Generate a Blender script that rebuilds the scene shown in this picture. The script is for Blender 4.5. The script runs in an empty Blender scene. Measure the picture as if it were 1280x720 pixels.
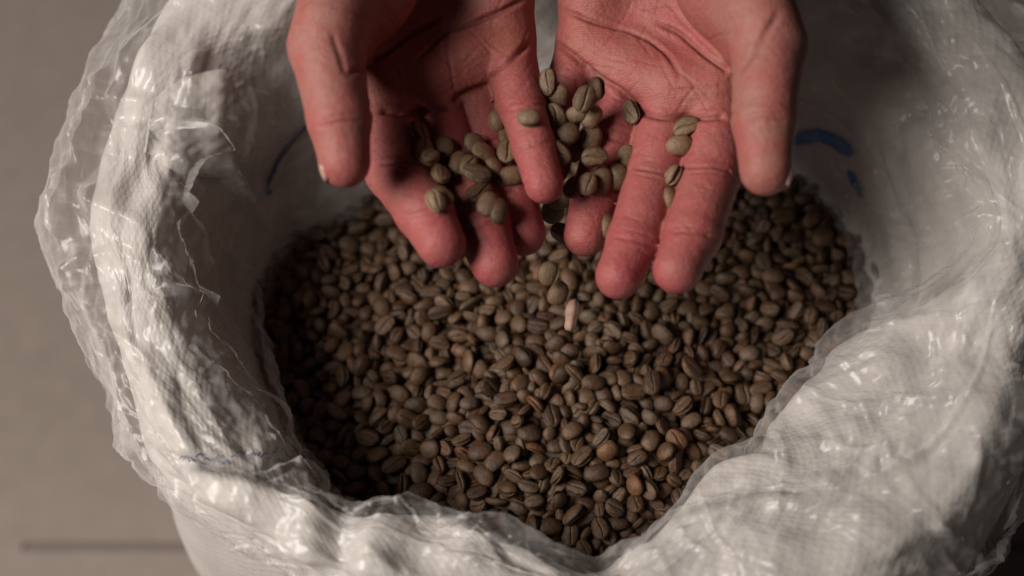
import bpy, math, random
import numpy as np

# ------------------------------------------------------------------ camera, light, exposure
MM = 0.001
SC = bpy.context.scene
TILT = math.radians(60)
LENS = 50.0
CAM = np.array([0.0, -252.0, 514.0])                    # millimetres
FPX = LENS / 36.0 * 1280
CF = np.array([0, math.cos(TILT), -math.sin(TILT)])
CU = np.array([0, math.sin(TILT), math.cos(TILT)])
CR = np.array([1.0, 0, 0])

cam_data = bpy.data.cameras.new('camera')
cam = bpy.data.objects.new('camera', cam_data)
SC.collection.objects.link(cam)
SC.camera = cam
cam.location = CAM * MM
cam.rotation_euler = (math.pi / 2 - TILT, 0, 0)
cam_data.lens = LENS
cam_data.sensor_width = 36
cam_data.clip_start = 0.02
cam_data.clip_end = 30
cam_data.dof.use_dof = True
cam_data.dof.focus_distance = 0.528
cam_data.dof.aperture_fstop = 4.8

world = bpy.data.worlds.new('World')
SC.world = world
world.use_nodes = True
world.node_tree.nodes['Background'].inputs['Color'].default_value = (0.98, 0.93, 0.92, 1)
world.node_tree.nodes['Background'].inputs['Strength'].default_value = 0.017

def area_light(name, loc, target, size, power, colour):
    ld = bpy.data.lights.new(name, 'AREA')
    ld.shape = 'RECTANGLE'; ld.size = size[0]; ld.size_y = size[1]
    ld.energy = power; ld.color = colour
    o = bpy.data.objects.new(name, ld)
    SC.collection.objects.link(o)
    from mathutils import Vector
    o.location = loc
    o.rotation_euler = (Vector(target) - Vector(loc)).to_track_quat('-Z', 'Y').to_euler()
    return o
area_light('window_light', (-1.10, -0.36, 1.06), (0.02, 0.0, 0.03), (0.72, 0.72), 34, (1.0, 0.925, 0.855))

SC.view_settings.view_transform = 'Standard'
SC.view_settings.look = 'None'
SC.view_settings.exposure = 0.0
SC.view_settings.gamma = 1.0
SC.cycles.max_bounces = 7
SC.cycles.transparent_max_bounces = 24
SC.cycles.use_denoising = True

# ------------------------------------------------------------------ helpers
rng = np.random.default_rng(7)
random.seed(7)

def ray(px, py):
    return CF + CR * ((px - 640) / FPX) + CU * ((360 - py) / FPX)
def at_depth(px, py, d):
    return CAM + ray(px, py) * d
def at_z(px, py, z):
    d = ray(px, py)
    return CAM + d * ((z - CAM[2]) / d[2])
def project(P):
    q = np.asarray(P) - CAM
    d = q @ CF
    return 640 + FPX * (q @ CR) / d, 360 - FPX * (q @ CU) / d, d

def mesh_np(name, verts, faces, smooth=True):
    """verts (n,3) in mm, faces (m,k) all of one size."""
    me = bpy.data.meshes.new(name)
    v = np.asarray(verts, dtype=np.float32) * MM
    f = np.asarray(faces, dtype=np.int32)
    me.vertices.add(len(v)); me.vertices.foreach_set('co', v.ravel())
    k = f.shape[1]
    me.loops.add(f.size); me.loops.foreach_set('vertex_index', f.ravel())
    me.polygons.add(len(f))
    me.polygons.foreach_set('loop_start', np.arange(0, f.size, k, dtype=np.int32))
    me.polygons.foreach_set('loop_total', np.full(len(f), k, dtype=np.int32))
    me.polygons.foreach_set('use_smooth', np.full(len(f), smooth))
    me.update(calc_edges=True)
    return me
def link(name, me, mat=None, parent=None, label=None, category=None, group=None, kind=None):
    o = bpy.data.objects.new(name, me)
    SC.collection.objects.link(o)
    if mat is not None: me.materials.append(mat)
    if parent is not None: o.parent = parent
    for k, val in (('label', label), ('category', category), ('group', group), ('kind', kind)):
        if val: o[k] = val
    return o
def point_attr(me, name, values):
    a = me.attributes.new(name, 'FLOAT', 'POINT')
    a.data.foreach_set('value', np.asarray(values, dtype=np.float32))
def set_uv(me, uv):
    l = me.uv_layers.new(name='UVMap')
    idx = np.empty(len(me.loops), dtype=np.int32); me.loops.foreach_get('vertex_index', idx)
    l.data.foreach_set('uv', np.asarray(uv, dtype=np.float32)[idx].ravel())
def grid_faces(nu, nv, closed_u=False):
    a = np.arange(nu if closed_u else nu - 1)
    b = np.arange(nv - 1)
    A, B = np.meshgrid(a, b, indexing='ij')
    A2 = (A + 1) % nu
    return np.stack([A * nv + B, A2 * nv + B, A2 * nv + B + 1, A * nv + B + 1], -1).reshape(-1, 4)

class NT:
    def __init__(self, name):
        self.m = bpy.data.materials.new(name); self.m.use_nodes = True
        self.t = self.m.node_tree
        self.p = self.t.nodes['Principled BSDF']; self.out = self.t.nodes['Material Output']
    def n(self, typ, **kw):
        x = self.t.nodes.new(typ)
        for k, v in kw.items(): setattr(x, k, v)
        return x
    def l(self, a, b): self.t.links.new(a, b)
    def val(self, sock, v):
        if hasattr(v, 'is_output') or hasattr(v, 'links'): self.l(v, sock)
        else: sock.default_value = v
    def noise(self, vec, scale, detail=4, rough=0.55):
        x = self.n('ShaderNodeTexNoise'); x.inputs['Scale'].default_value = scale
        x.inputs['Detail'].default_value = detail; x.inputs['Roughness'].default_value = rough
        if vec is not None: self.l(vec, x.inputs['Vector'])
        return x.outputs['Fac']
    def ramp(self, fac, stops):
        x = self.n('ShaderNodeValToRGB'); e = x.color_ramp.elements
        while len(e) < len(stops): e.new(0.5)
        for el, (pos, col) in zip(e, stops): el.position = pos; el.color = (*col, 1) if len(col) == 3 else col
        self.l(fac, x.inputs['Fac']); return x.outputs['Color']
    def math(self, op, a, b=0.0, c=None):
        x = self.n('ShaderNodeMath', operation=op)
        self.val(x.inputs[0], a); self.val(x.inputs[1], b)
        if c is not None: self.val(x.inputs[2], c)
        return x.outputs[0]
    def mix(self, fac, a, b, blend='MIX'):
        x = self.n('ShaderNodeMix', data_type='RGBA', blend_type=blend)
        self.val(x.inputs[0], fac); self.val(x.inputs[6], a); self.val(x.inputs[7], b)
        return x.outputs[2]
    def bump(self, height, strength=0.3, dist=0.001, normal=None):
        x = self.n('ShaderNodeBump'); x.inputs['Strength'].default_value = strength
        x.inputs['Distance'].default_value = dist; self.l(height, x.inputs['Height'])
        if normal is not None: self.l(normal, x.inputs['Normal'])
        return x.outputs['Normal']
    def attr(self, name):
        return self.n('ShaderNodeAttribute', attribute_name=name).outputs['Fac']
    def coord(self, which='Object'):
        return self.n('ShaderNodeTexCoord').outputs[which]

# ------------------------------------------------------------------ materials
def mat_floor():
    k = NT('smooth_floor'); c = k.coord()
    f = k.noise(c, 3.0, 5); g = k.noise(c, 60.0, 4)
    col = k.ramp(k.math('ADD', k.math('MULTIPLY', f, 0.6), k.math('MULTIPLY', g, 0.4)), [(0.3, (0.22, 0.180, 0.155)), (0.7, (0.295, 0.243, 0.21))])
    k.l(col, k.p.inputs['Base Color']); k.p.inputs['Roughness'].default_value = 0.55
    k.l(k.bump(g, 0.05, 0.001), k.p.inputs['Normal'])
    return k.m

def mat_woven(name='woven_polypropylene'):
    k = NT(name); uv = k.n('ShaderNodeUVMap').outputs['UV']; c = k.coord()
    sep = k.n('ShaderNodeSeparateXYZ'); 
    # wobble the tapes a little
    wob = k.n('ShaderNodeTexNoise'); wob.inputs['Scale'].default_value = 40; k.l(uv, wob.inputs['Vector'])
    va = k.n('ShaderNodeVectorMath', operation='SCALE'); k.l(wob.outputs['Color'], va.inputs[0]); va.inputs['Scale'].default_value = 0.0016
    vb = k.n('ShaderNodeVectorMath', operation='ADD'); k.l(uv, vb.inputs[0]); k.l(va.outputs[0], vb.inputs[1])
    k.l(vb.outputs[0], sep.inputs[0])
    S = 2 * math.pi / 0.0046
    sx = k.math('SINE', k.math('MULTIPLY', sep.outputs['X'], S)); sy = k.math('SINE', k.math('MULTIPLY', sep.outputs['Y'], S))
    weave = k.math('MULTIPLY', sx, sy)
    tx = k.math('ABSOLUTE', k.math('SINE', k.math('MULTIPLY', sep.outputs['X'], S / 2)))
    ty = k.math('ABSOLUTE', k.math('SINE', k.math('MULTIPLY', sep.outputs['Y'], S / 2)))
    edge = k.math('POWER', k.math('MINIMUM', tx, ty), 0.35)
    h = k.math('ADD', k.math('MULTIPLY', weave, 0.5), edge)
    n1 = k.noise(c, 90, 5, 0.6); n2 = k.noise(c, 18, 4)
    col = k.ramp(n2, [(0.3, (0.50, 0.468, 0.44)), (0.7, (0.60, 0.562, 0.53))])
    col = k.mix(k.math('MULTIPLY', k.math('SUBTRACT', 1.0, edge), 0.35), col, (0.48, 0.45, 0.41, 1))
    k.l(col, k.p.inputs['Base Color'])
    k.p.inputs['Roughness'].default_value = 0.55
    k.p.inputs['Specular IOR Level'].default_value = 0.3
    b = k.bump(k.math('MULTIPLY', h, k.noise(c, 30, 3)), 0.42, 0.0005); b = k.bump(n1, 0.22, 0.001, b)
    k.l(b, k.p.inputs['Normal'])
    tr = k.n('ShaderNodeBsdfTranslucent'); tr.inputs['Color'].default_value = (0.75, 0.7, 0.64, 1)
    mx = k.n('ShaderNodeMixShader'); mx.inputs[0].default_value = 0.07
    k.l(k.p.outputs[0], mx.inputs[1]); k.l(tr.outputs[0], mx.inputs[2]); k.l(mx.outputs[0], k.out.inputs['Surface'])
    return k.m

def mat_film():
    k = NT('thin_clear_film'); c = k.coord()
    n1 = k.noise(c, 120, 5, 0.6)
    vor = k.n('ShaderNodeTexVoronoi', feature='DISTANCE_TO_EDGE'); vor.inputs['Scale'].default_value = 55
    wv = k.n('ShaderNodeVectorMath', operation='ADD')
    wn = k.n('ShaderNodeTexNoise'); wn.inputs['Scale'].default_value = 25; k.l(c, wn.inputs['Vector'])
    ws = k.n('ShaderNodeVectorMath', operation='SCALE'); k.l(wn.outputs['Color'], ws.inputs[0]); ws.inputs['Scale'].default_value = 0.03
    k.l(c, wv.inputs[0]); k.l(ws.outputs[0], wv.inputs[1]); k.l(wv.outputs[0], vor.inputs['Vector'])
    hgt = k.math('ADD', k.math('MULTIPLY', vor.outputs['Distance'], 1.4), k.math('MULTIPLY', n1, 0.12))
    b = k.bump(hgt, 0.2, 0.003)
    k.p.inputs['Base Color'].default_value = (0.80, 0.775, 0.77, 1)
    k.p.inputs['Roughness'].default_value = 0.38
    k.p.inputs['Specular IOR Level'].default_value = 0.5
    k.l(b, k.p.inputs['Normal'])
    gl = k.n('ShaderNodeBsdfGlossy'); gl.inputs['Roughness'].default_value = 0.27; gl.inputs['Color'].default_value = (0.95, 0.95, 0.95, 1)
    k.l(b, gl.inputs['Normal'])
    tr = k.n('ShaderNodeBsdfTransparent'); tr.inputs['Color'].default_value = (0.985, 0.98, 0.975, 1)
    lw = k.n('ShaderNodeLayerWeight'); lw.inputs['Blend'].default_value = 0.35; k.l(b, lw.inputs['Normal'])
    facing = lw.outputs['Facing']
    streak = []
    for rot, scl in (((0.3, 0.2, 0.6), (14, 160, 90)), ((0.8, -0.5, -0.9), (130, 12, 110))):
        mp = k.n('ShaderNodeMapping'); mp.inputs['Rotation'].default_value = rot; mp.inputs['Scale'].default_value = scl; k.l(c, mp.inputs['Vector'])
        nn = k.noise(mp.outputs[0], 1.0, 5, 0.6); streak.append(k.ramp(nn, [(0.50, (0, 0, 0)), (0.72, (1, 1, 1))]))
    scuff_highlight = k.math('MULTIPLY', k.math('ADD', streak[0], streak[1]), 0.16)
    m1 = k.n('ShaderNodeMixShader')                       # haze of the film; scuff streaks also paint in soft highlights
    k.l(k.math('ADD', k.math('ADD', 0.07, scuff_highlight), k.math('MULTIPLY', k.math('POWER', facing, 2.0), 0.45)), m1.inputs[0])
    k.l(tr.outputs[0], m1.inputs[1]); k.l(k.p.outputs[0], m1.inputs[2])
    m2 = k.n('ShaderNodeMixShader')                       # clear gloss
    k.l(k.math('ADD', 0.02, k.math('MULTIPLY', k.math('POWER', facing, 3.0), 0.3)), m2.inputs[0])
    k.l(m1.outputs[0], m2.inputs[1]); k.l(gl.outputs[0], m2.inputs[2])
    k.l(m2.outputs[0], k.out.inputs['Surface'])
    return k.m

def mat_bean(name, per_object):
    k = NT(name); c = k.coord('Object')
    rnd = k.n('ShaderNodeSeparateColor') if per_object else k.attr('tone')
    if per_object:                                        # tone of each bean is kept in its object colour
        k.l(k.n('ShaderNodeObjectInfo').outputs['Color'], rnd.inputs[0]); pale = rnd.outputs[1]; rnd = rnd.outputs[0]
    base = k.ramp(rnd, [(0.0, (0.050, 0.025, 0.013)), (0.3, (0.086, 0.046, 0.024)), (0.55, (0.114, 0.064, 0.034)),
                        (0.78, (0.116, 0.072, 0.042)), (0.93, (0.096, 0.066, 0.044)), (1.0, (0.150, 0.064, 0.026))])
    n1 = k.noise(c, 420, 5, 0.65); n2 = k.noise(c, 1800, 3, 0.6)
    col = k.mix(k.ramp(n1, [(0.34, (0, 0, 0)), (0.68, (1, 1, 1))]), k.mix(1.0, base, (0.64, 0.60, 0.54, 1), 'MULTIPLY'), k.mix(1.0, base, (1.42, 1.35, 1.26, 1), 'MULTIPLY'))
    col = k.mix(k.ramp(n2, [(0.55, (0, 0, 0)), (0.75, (0.5, 0.5, 0.5))]), col, (0.14, 0.100, 0.066, 1))
    # pale silverskin left along the seam
    seam = k.attr('seam')
    col = k.mix(k.math('MULTIPLY', seam, 0.25), col, (0.17, 0.118, 0.076, 1))
    if per_object: col = k.mix(pale, col, (0.46, 0.305, 0.18, 1))  # held beans paler: drier, plus their brighter light put into the colour
    k.l(col, k.p.inputs['Base Color'])
    k.p.inputs['Roughness'].default_value = 0.5
    k.p.inputs['Specular IOR Level'].default_value = 0.5
    k.l(k.bump(k.math('ADD', n1, k.math('MULTIPLY', n2, 0.5)), 0.6, 0.0008), k.p.inputs['Normal'])
    return k.m

def mat_skin():
    k = NT('skin'); c = k.coord()
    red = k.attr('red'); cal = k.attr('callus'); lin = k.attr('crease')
    n1 = k.noise(c, 85, 6, 0.65); n2 = k.noise(c, 480, 5, 0.65); n3 = k.noise(c, 1500, 3, 0.6); n4 = k.noise(c, 230, 5, 0.7)
    base = k.ramp(k.math('ADD', red, k.math('MULTIPLY', k.math('SUBTRACT', n1, 0.5), 1.9)),
                  [(0.0, (0.305, 0.132, 0.106)), (0.3, (0.315, 0.102, 0.085)), (0.6, (0.335, 0.090, 0.082)), (1.0, (0.33, 0.068, 0.072))])
    base = k.mix(k.math('MULTIPLY', cal, 0.5), base, (0.36, 0.135, 0.080, 1))
    base = k.mix(k.ramp(n4, [(0.42, (0, 0, 0)), (0.72, (0.4, 0.4, 0.4))]), base, (0.27, 0.064, 0.060, 1))
    base = k.mix(k.ramp(n2, [(0.52, (0, 0, 0)), (0.72, (0.4, 0.4, 0.4))]), base, (0.40, 0.175, 0.145, 1))
    base = k.mix(k.ramp(n3, [(0.62, (0, 0, 0)), (0.74, (0.35, 0.35, 0.35))]), base, (0.46, 0.30, 0.25, 1))     # pale dust and dry skin
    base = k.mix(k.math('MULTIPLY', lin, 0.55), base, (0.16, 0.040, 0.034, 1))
    k.l(base, k.p.inputs['Base Color'])
    k.l(k.math('ADD', 0.4, k.math('MULTIPLY', n2, 0.3)), k.p.inputs['Roughness'])
    k.p.inputs['Specular IOR Level'].default_value = 0.38
    k.p.inputs['Subsurface Weight'].default_value = 0.07
    k.p.inputs['Subsurface Radius'].default_value = (1.0, 0.32, 0.18)
    k.p.inputs['Subsurface Scale'].default_value = 0.002
    v1 = k.n('ShaderNodeTexVoronoi', feature='DISTANCE_TO_EDGE'); v1.inputs['Scale'].default_value = 560; k.l(c, v1.inputs['Vector'])
    wv = k.n('ShaderNodeTexWave', wave_type='RINGS'); wv.inputs['Scale'].default_value = 330; wv.inputs['Distortion'].default_value = 9
    wv.inputs['Detail'].default_value = 2; wv.inputs['Detail Scale'].default_value = 0.25; k.l(c, wv.inputs['Vector'])
    h = k.math('ADD', k.math('MULTIPLY', v1.outputs['Distance'], 1.2), k.math('MULTIPLY', wv.outputs['Fac'], 0.4))
    b = k.bump(h, 0.22, 0.0005); b = k.bump(n1, 0.45, 0.002, b); b = k.bump(n4, 0.35, 0.001, b); b = k.bump(n2, 0.4, 0.0007, b)
    k.l(b, k.p.inputs['Normal'])
    return k.m

def mat_plain(name, col, rough=0.5, noise_scale=200, amount=0.2, bump=0.1):
    k = NT(name); c = k.coord(); f = k.noise(c, noise_scale, 4)
    k.l(k.mix(k.math('MULTIPLY', f, amount), (*col, 1), tuple(x * 0.6 for x in col) + (1,)), k.p.inputs['Base Color'])
    k.p.inputs['Roughness'].default_value = rough
    k.l(k.bump(f, bump, 0.001), k.p.inputs['Normal'])
    return k.m

M_FLOOR = mat_floor(); M_WOVEN = mat_woven(); M_FILM = mat_film(); M_SKIN = mat_skin()
M_BEAN = mat_bean('green_coffee', True); M_PILE = mat_bean('green_coffee_mass', False)
M_JOINT = mat_plain('dark_floor_joint', (0.17, 0.142, 0.124), 0.8)
M_BLUE = mat_plain('blue_print', (0.02, 0.12, 0.40), 0.5)
M_THREAD = mat_plain('blue_thread', (0.03, 0.06, 0.19), 0.7)
M_NAIL = mat_plain('fingernail', (0.46, 0.27, 0.235), 0.28, 300, 0.15, 0.05)
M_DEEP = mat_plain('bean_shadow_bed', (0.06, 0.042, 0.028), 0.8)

# ------------------------------------------------------------------ floor with one open joint
FZ = -420.0
def build_floor():
    # joint as a real slot between (xa..xb, ya..yb)
    xa, xb, ya, yb = -336.0, 900.0, 79.0, 85.5
    xs = [-4000, xa, xb, 4000]; ys = [-4000, ya, yb, 4000]
    V, Fc = [], []
    def quad(p): 
        n = len(V); V.extend(p); Fc.append((n, n + 1, n + 2, n + 3))
    for i in range(3):
        for j in range(3):
            if i == 1 and j == 1: continue
            quad([(xs[i], ys[j], FZ), (xs[i + 1], ys[j], FZ), (xs[i + 1], ys[j + 1], FZ), (xs[i], ys[j + 1], FZ)])
    d = FZ - 3
    quad([(xa, ya, FZ), (xa, yb, FZ), (xa, yb, d), (xa, ya, d)]); quad([(xb, ya, FZ), (xb, ya, d), (xb, yb, d), (xb, yb, FZ)])
    quad([(xa, ya, FZ), (xa, ya, d), (xb, ya, d), (xb, ya, FZ)]); quad([(xa, yb, FZ), (xb, yb, FZ), (xb, yb, d), (xa, yb, d)])
    o = link('floor', mesh_np('floor', V, Fc, False), M_FLOOR, kind='structure')
    e = 2.0
    link('joint_filler', mesh_np('joint_filler', [(xa, ya, FZ - e), (xb, ya, FZ - e), (xb, yb, FZ - e), (xa, yb, FZ - e)], [(0, 1, 2, 3)], False), M_JOINT, o)
build_floor()

# ------------------------------------------------------------------ the open sack: profile round the mouth
CEN = np.array([22.0, 20.0])
#  theta  r1   r3  z3   r4  z4   r6  z6   r7  z7   film
STN = np.array([
 [  0,   120, 130, 28, 160, 66, 198, 42, 200, -22,  6],
 [ 18,   141, 148, 28, 170, 72, 212, 48, 212, -20,  8],
 [ 35,   144, 152, 36, 174, 76, 214, 54, 214, -15, 10],
 [ 55,   138, 148, 42, 172, 84, 206, 60, 206, -10, 10],
 [ 90,   112, 128, 40, 152, 96, 190, 62, 192, -10, 10],
 [118,   116, 130, 42, 158, 92, 196, 60, 198, -10, 12],
 [140,   120, 138, 42, 168, 84, 202, 56, 204, -10, 24],
 [158,   132, 142, 32, 168, 74, 192, 50, 194, -12, 22],
 [172,   133, 140, 26, 160, 68, 184, 46, 186, -12, 20],
 [186,   124, 131, 24, 153, 63, 173, 44, 174, -10, 12],
 [200,   118, 122, 28, 149, 60, 167, 44, 168,  14,  3],
 [215,   119, 121, 38, 142, 58, 156, 44, 155,  25,  2],
 [228,   122, 120, 48, 134, 60, 147, 46, 147,  35,  2],
 [241,   106, 101, 51, 124, 63, 152, 38, 154,  20,  3],
 [252,   103,  97, 51, 121, 63, 160, 32, 165, -25,  4],
 [265,   107, 102, 50, 124, 63, 163, 32, 168, -28,  4],
 [274,   113, 109, 46, 128, 61, 164, 32, 169, -28,  4],
 [283,   105, 100, 50, 124, 62, 163, 32, 170, -28,  4],
 [291,    98,  93, 49, 121, 62, 163, 32, 170, -28,  4],
 [303,    92,  86, 45, 124, 62, 165, 34, 172, -28,  5],
 [315,    93,  89, 44, 130, 62, 169, 34, 174, -26,  5],
 [326,    88,  83, 40, 135, 62, 172, 34, 176, -24,  6],
 [342,    92,  87, 34, 142, 62, 177, 38, 180, -24,  7],
 [353,   100,  95, 30, 150, 63, 181, 40, 184, -22,  7]], dtype=float)

for row in STN:                                # the lip sits a little wider on the near and right sides
    t = row[0]
    d = 5 if 283 <= t <= 303 else 8 if 240 <= t <= 345 else 9 if t == 353 else 6 if t == 0 else 4 if t == 228 else 0
    row[1] += d; row[2] += d
    if t == 274: row[1] -= 5; row[2] -= 5
    if 158 <= t <= 200: row[1] += 5; row[2] += 4
    if t in (342, 353): row[1] += 5; row[2] += 5
    row[10] *= 0.65

def periodic(th, col):
    """smooth periodic interpolation (Catmull-Rom, non-uniform Hermite) of a station column"""
    x = STN[:, 0]; y = STN[:, col]
    X = np.concatenate([x[-2:] - 360, x, x[:2] + 360]); Y = np.concatenate([y[-2:], y, y[:2]])
    m = np.gradient(Y, X)
    t = np.mod(th, 360.0)
    i = np.clip(np.searchsorted(X, t, side='right') - 1, 0, len(X) - 2)
    h = X[i + 1] - X[i]; s = (t - X[i]) / h
    return (2*s**3-3*s**2+1)*Y[i] + (s**3-2*s**2+s)*h*m[i] + (-2*s**3+3*s**2)*Y[i+1] + (s**3-s**2)*h*m[i+1]

def profile(th, v, film=0.0):
    """th degrees (n,1), v in 0..1 (1,m): base surface of the mouth, inner wall -> crest -> turned-down cuff"""
    r1, r3, z3, r4, z4, r6, z6, r7, z7, fx = [periodic(th, c) for c in range(1, 11)]
    one = np.ones_like(r1)
    ctrl_r = [np.minimum(r1 - 14, r3 - 2), np.minimum(r1 - 3, r1), (r1 * 0.45 + r3 * 0.55), r3 + 1, (r3 * 0.45 + r4 * 0.55), r4,
              (r4 * 0.42 + r6 * 0.58) + 2, r6 + film * fx, (r6 + r7) / 2 + film * fx * 0.9, r7 + film * fx * 0.8]
    ctrl_z = [-45 * one, -8 * one, z3 * 0.55, z3, z3 * 0.35 + z4 * 0.65, z4 - 2, z4 * 0.93 + z6 * 0.07, z6 + 3, (z6 + z7) / 2 - 3, z7]
    K = len(ctrl_r)
    R = np.concatenate(ctrl_r, 1); Z = np.concatenate(ctrl_z, 1)     # (n,K)
    # cubic B-spline-ish Catmull-Rom in v
    s = np.clip(v.ravel(), 0, 1) * (K - 1); i = np.minimum(s.astype(int), K - 2); t = s - i
    def cr(P):
        p0 = P[:, np.maximum(i - 1, 0)]; p1 = P[:, i]; p2 = P[:, i + 1]; p3 = P[:, np.minimum(i + 2, K - 1)]
        return 0.5 * ((2*p1) + (p2-p0)*t + (2*p0-5*p1+4*p2-p3)*t*t + (3*p1-p0-3*p2+p3)*t**3)
    r, z = cr(R), cr(Z)
    a = np.radians(th)
    return np.stack([CEN[0] + r * np.cos(a), CEN[1] + r * np.sin(a), z], -1)

def hash2(i, j, seed, period):
    i = np.mod(i, period)
    h = (i * 374761393 + j * 668265263 + seed * 974634077) & 0x7fffffff
    h = ((h ^ (h >> 13)) * 1274126177) & 0x7fffffff
    h = (h ^ (h >> 16)) & 0x7fffffff
    h2 = ((h * 1103515245 + 12345) ^ (h >> 7)) & 0x7fffffff
    h3 = ((h2 * 22695477 + 1) ^ (h2 >> 9)) & 0x7fffffff
    h4 = ((h3 * 1664525 + 1013904223) ^ (h3 >> 11)) & 0x7fffffff
    m = float(0x7fffffff)
    return h / m, h2 / m, h3 / m, h4 / m
def crumple(U, V, cells_u, cell_v, per_u, seed, tilt=1.0):
    """faceted creases: upper envelope of randomly tilted paraboloids on a jittered grid; per_u = period in mm"""
    x = U / per_u * cells_u; y = V / cell_v
    i0 = np.floor(x).astype(np.int64); j0 = np.floor(y).astype(np.int64)
    best = np.full(x.shape, -1e9)
    for di in (-1, 0, 1):
        for dj in (-1, 0, 1):
            i, j = i0 + di, j0 + dj
            a, b, c, d = hash2(i, j, seed, cells_u)
            dx = x - (i + 0.15 + 0.7 * a); dy = y - (j + 0.15 + 0.7 * b)
            ang = 2 * np.pi * c
            h = 0.5 * (d - 0.5) + tilt * 0.45 * (np.cos(ang) * dx + np.sin(ang) * dy) - (dx * dx + dy * dy) * 0.85
            best = np.maximum(best, h)
    return best
PER = 900.0                                   # nominal girth in mm used as the wrinkle coordinate
def vnoise(U, V, cells, cell_v, seed):
    x = U / PER * cells; y = V / cell_v
    i = np.floor(x).astype(np.int64); j = np.floor(y).astype(np.int64); fx = x - i; fy = y - j
    fx = fx*fx*(3-2*fx); fy = fy*fy*(3-2*fy)
    g = lambda a, b: hash2(a, b, seed, cells)[0]
    return (g(i,j)*(1-fx)+g(i+1,j)*fx)*(1-fy)+(g(i,j+1)*(1-fx)+g(i+1,j+1)*fx)*fy - 0.5

def facet(U, V, cells, cell_v, seed, warp=0.8):
    """flat facets with sharp edges: heights on a warped triangular lattice, joined linearly (range about -0.5..0.5)"""
    x = U / PER * cells; y = V / cell_v
    if warp:
        x, y = (x + warp * 2.2 * vnoise(U, V, max(4, cells // 2), cell_v * 2.0, seed + 91) + warp * 1.0 * vnoise(U, V, cells, cell_v, seed + 93),
                y + warp * 2.2 * vnoise(U, V, max(4, cells // 2), cell_v * 2.0, seed + 92) + warp * 1.0 * vnoise(U, V, cells, cell_v, seed + 94))
    i = np.floor(x).astype(np.int64); j = np.floor(y).astype(np.int64); fx = x - i; fy = y - j
    flipc = hash2(i, j, seed + 7, cells)[1] > 0.5
    g = lambda a, b: hash2(a, b, seed, cells)[0] - 0.5
    a, b, c, d = g(i, j), g(i + 1, j), g(i, j + 1), g(i + 1, j + 1)
    t1 = np.where(fx + fy < 1, a + (b - a) * fx + (c - a) * fy, d + (c - d) * (1 - fx) + (b - d) * (1 - fy))
    t2 = np.where(fx > fy, a + (b - a) * fx + (d - b) * fy, a + (c - a) * fy + (d - c) * fx)
    return np.where(flipc, t1, t2)
_r = random.Random(21)
FOLDS = []                                    # long sharp folds (u, v, direction, length, height, width)
for q in range(70):
    FOLDS.append((_r.uniform(0, PER), _r.uniform(70, 270), _r.gauss(math.pi / 2, 0.65), _r.uniform(20, 75), _r.uniform(1.2, 4.5), _r.uniform(2.0, 5.0)))
def folds(U, V):
    h = np.zeros(np.broadcast(U, V).shape)
    for u0, v0, a, L, hh, w in FOLDS:
        du = (U - u0 + PER / 2) % PER - PER / 2; dv = V - v0
        s = du * math.cos(a) + dv * math.sin(a); t = -du * math.sin(a) + dv * math.cos(a)
        t = t + 0.004 * s * s
        k = np.clip(1 - np.abs(s) / L, 0, 1)
        h += hh * np.sqrt(k) * np.clip(1 - np.abs(t) / (w * (0.4 + 0.6 * k) + 1e-6), 0, 1)
    return h
VL = 300.0
STREAKS = [(_r.uniform(0, PER), _r.uniform(85, 285), _r.choice([0.5, 1.0, 1.6, 2.4]) + _r.gauss(0, 0.3), _r.uniform(5, 26), _r.choice([-1, 1, 1]) * _r.uniform(0.35, 1.5), _r.uniform(1.0, 2.4)) for q in range(1500)]
def streaks(U, V):
    h = np.zeros(U.shape); nu, nv = U.shape; u = U[:, 0]; v = V[0]
    for u0, v0, a, L, hh, w in STREAKS:
        i0 = int((u0 - L - 3) / PER * nu); i1 = int((u0 + L + 3) / PER * nu) + 1
        jj = np.nonzero((v > v0 - L - 3) & (v < v0 + L + 3))[0]
        if len(jj) == 0: continue
        ii = np.arange(i0, i1) % nu
        du = ((u[ii] - u0 + PER / 2) % PER - PER / 2)[:, None]; dv = (v[jj] - v0)[None, :]
        sg = du * math.cos(a) + dv * math.sin(a); t = -du * math.sin(a) + dv * math.cos(a) + 0.003 * sg * sg
        k = np.clip(1 - np.abs(sg) / L, 0, 1)
        h[np.ix_(ii, jj)] += hh * np.sqrt(k) * np.clip(1 - np.abs(t) / w, 0, 1)
    return h
# folds seen in the photograph: pixel line -> (u, v) line on the mouth surface
def _uv_table():
    th = (np.arange(720) / 2.0)[:, None]; v = np.linspace(0.1, 1.0, 260)[None, :]
    P = profile(th, v).reshape(-1, 3)
    x, y, d = project(P)
    return x, y, d, (th / 360 * PER + 0 * v).ravel(), (v * VL + 0 * th).ravel()
_TX, _TY, _TD, _TU, _TV = _uv_table()
def to_uv(px, py):
    e = np.hypot(_TX - px, _TY - py)
    c = np.nonzero(e < max(3.0, e.min() + 1.0))[0]
    k = c[np.argmin(_TD[c])]
    return _TU[k], _TV[k]
def trace_folds(spec):
    out = []
    for pix, hgt, w, off in spec:
        q = [to_uv(*p) for p in pix]
        for i in range(1, len(q)):                       # unwrap round the seam
            du = (q[i][0] - q[i-1][0] + PER / 2) % PER - PER / 2; q[i] = (q[i-1][0] + du, q[i][1])
        out.append((np.array(q), hgt, w, off))
    return out
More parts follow.
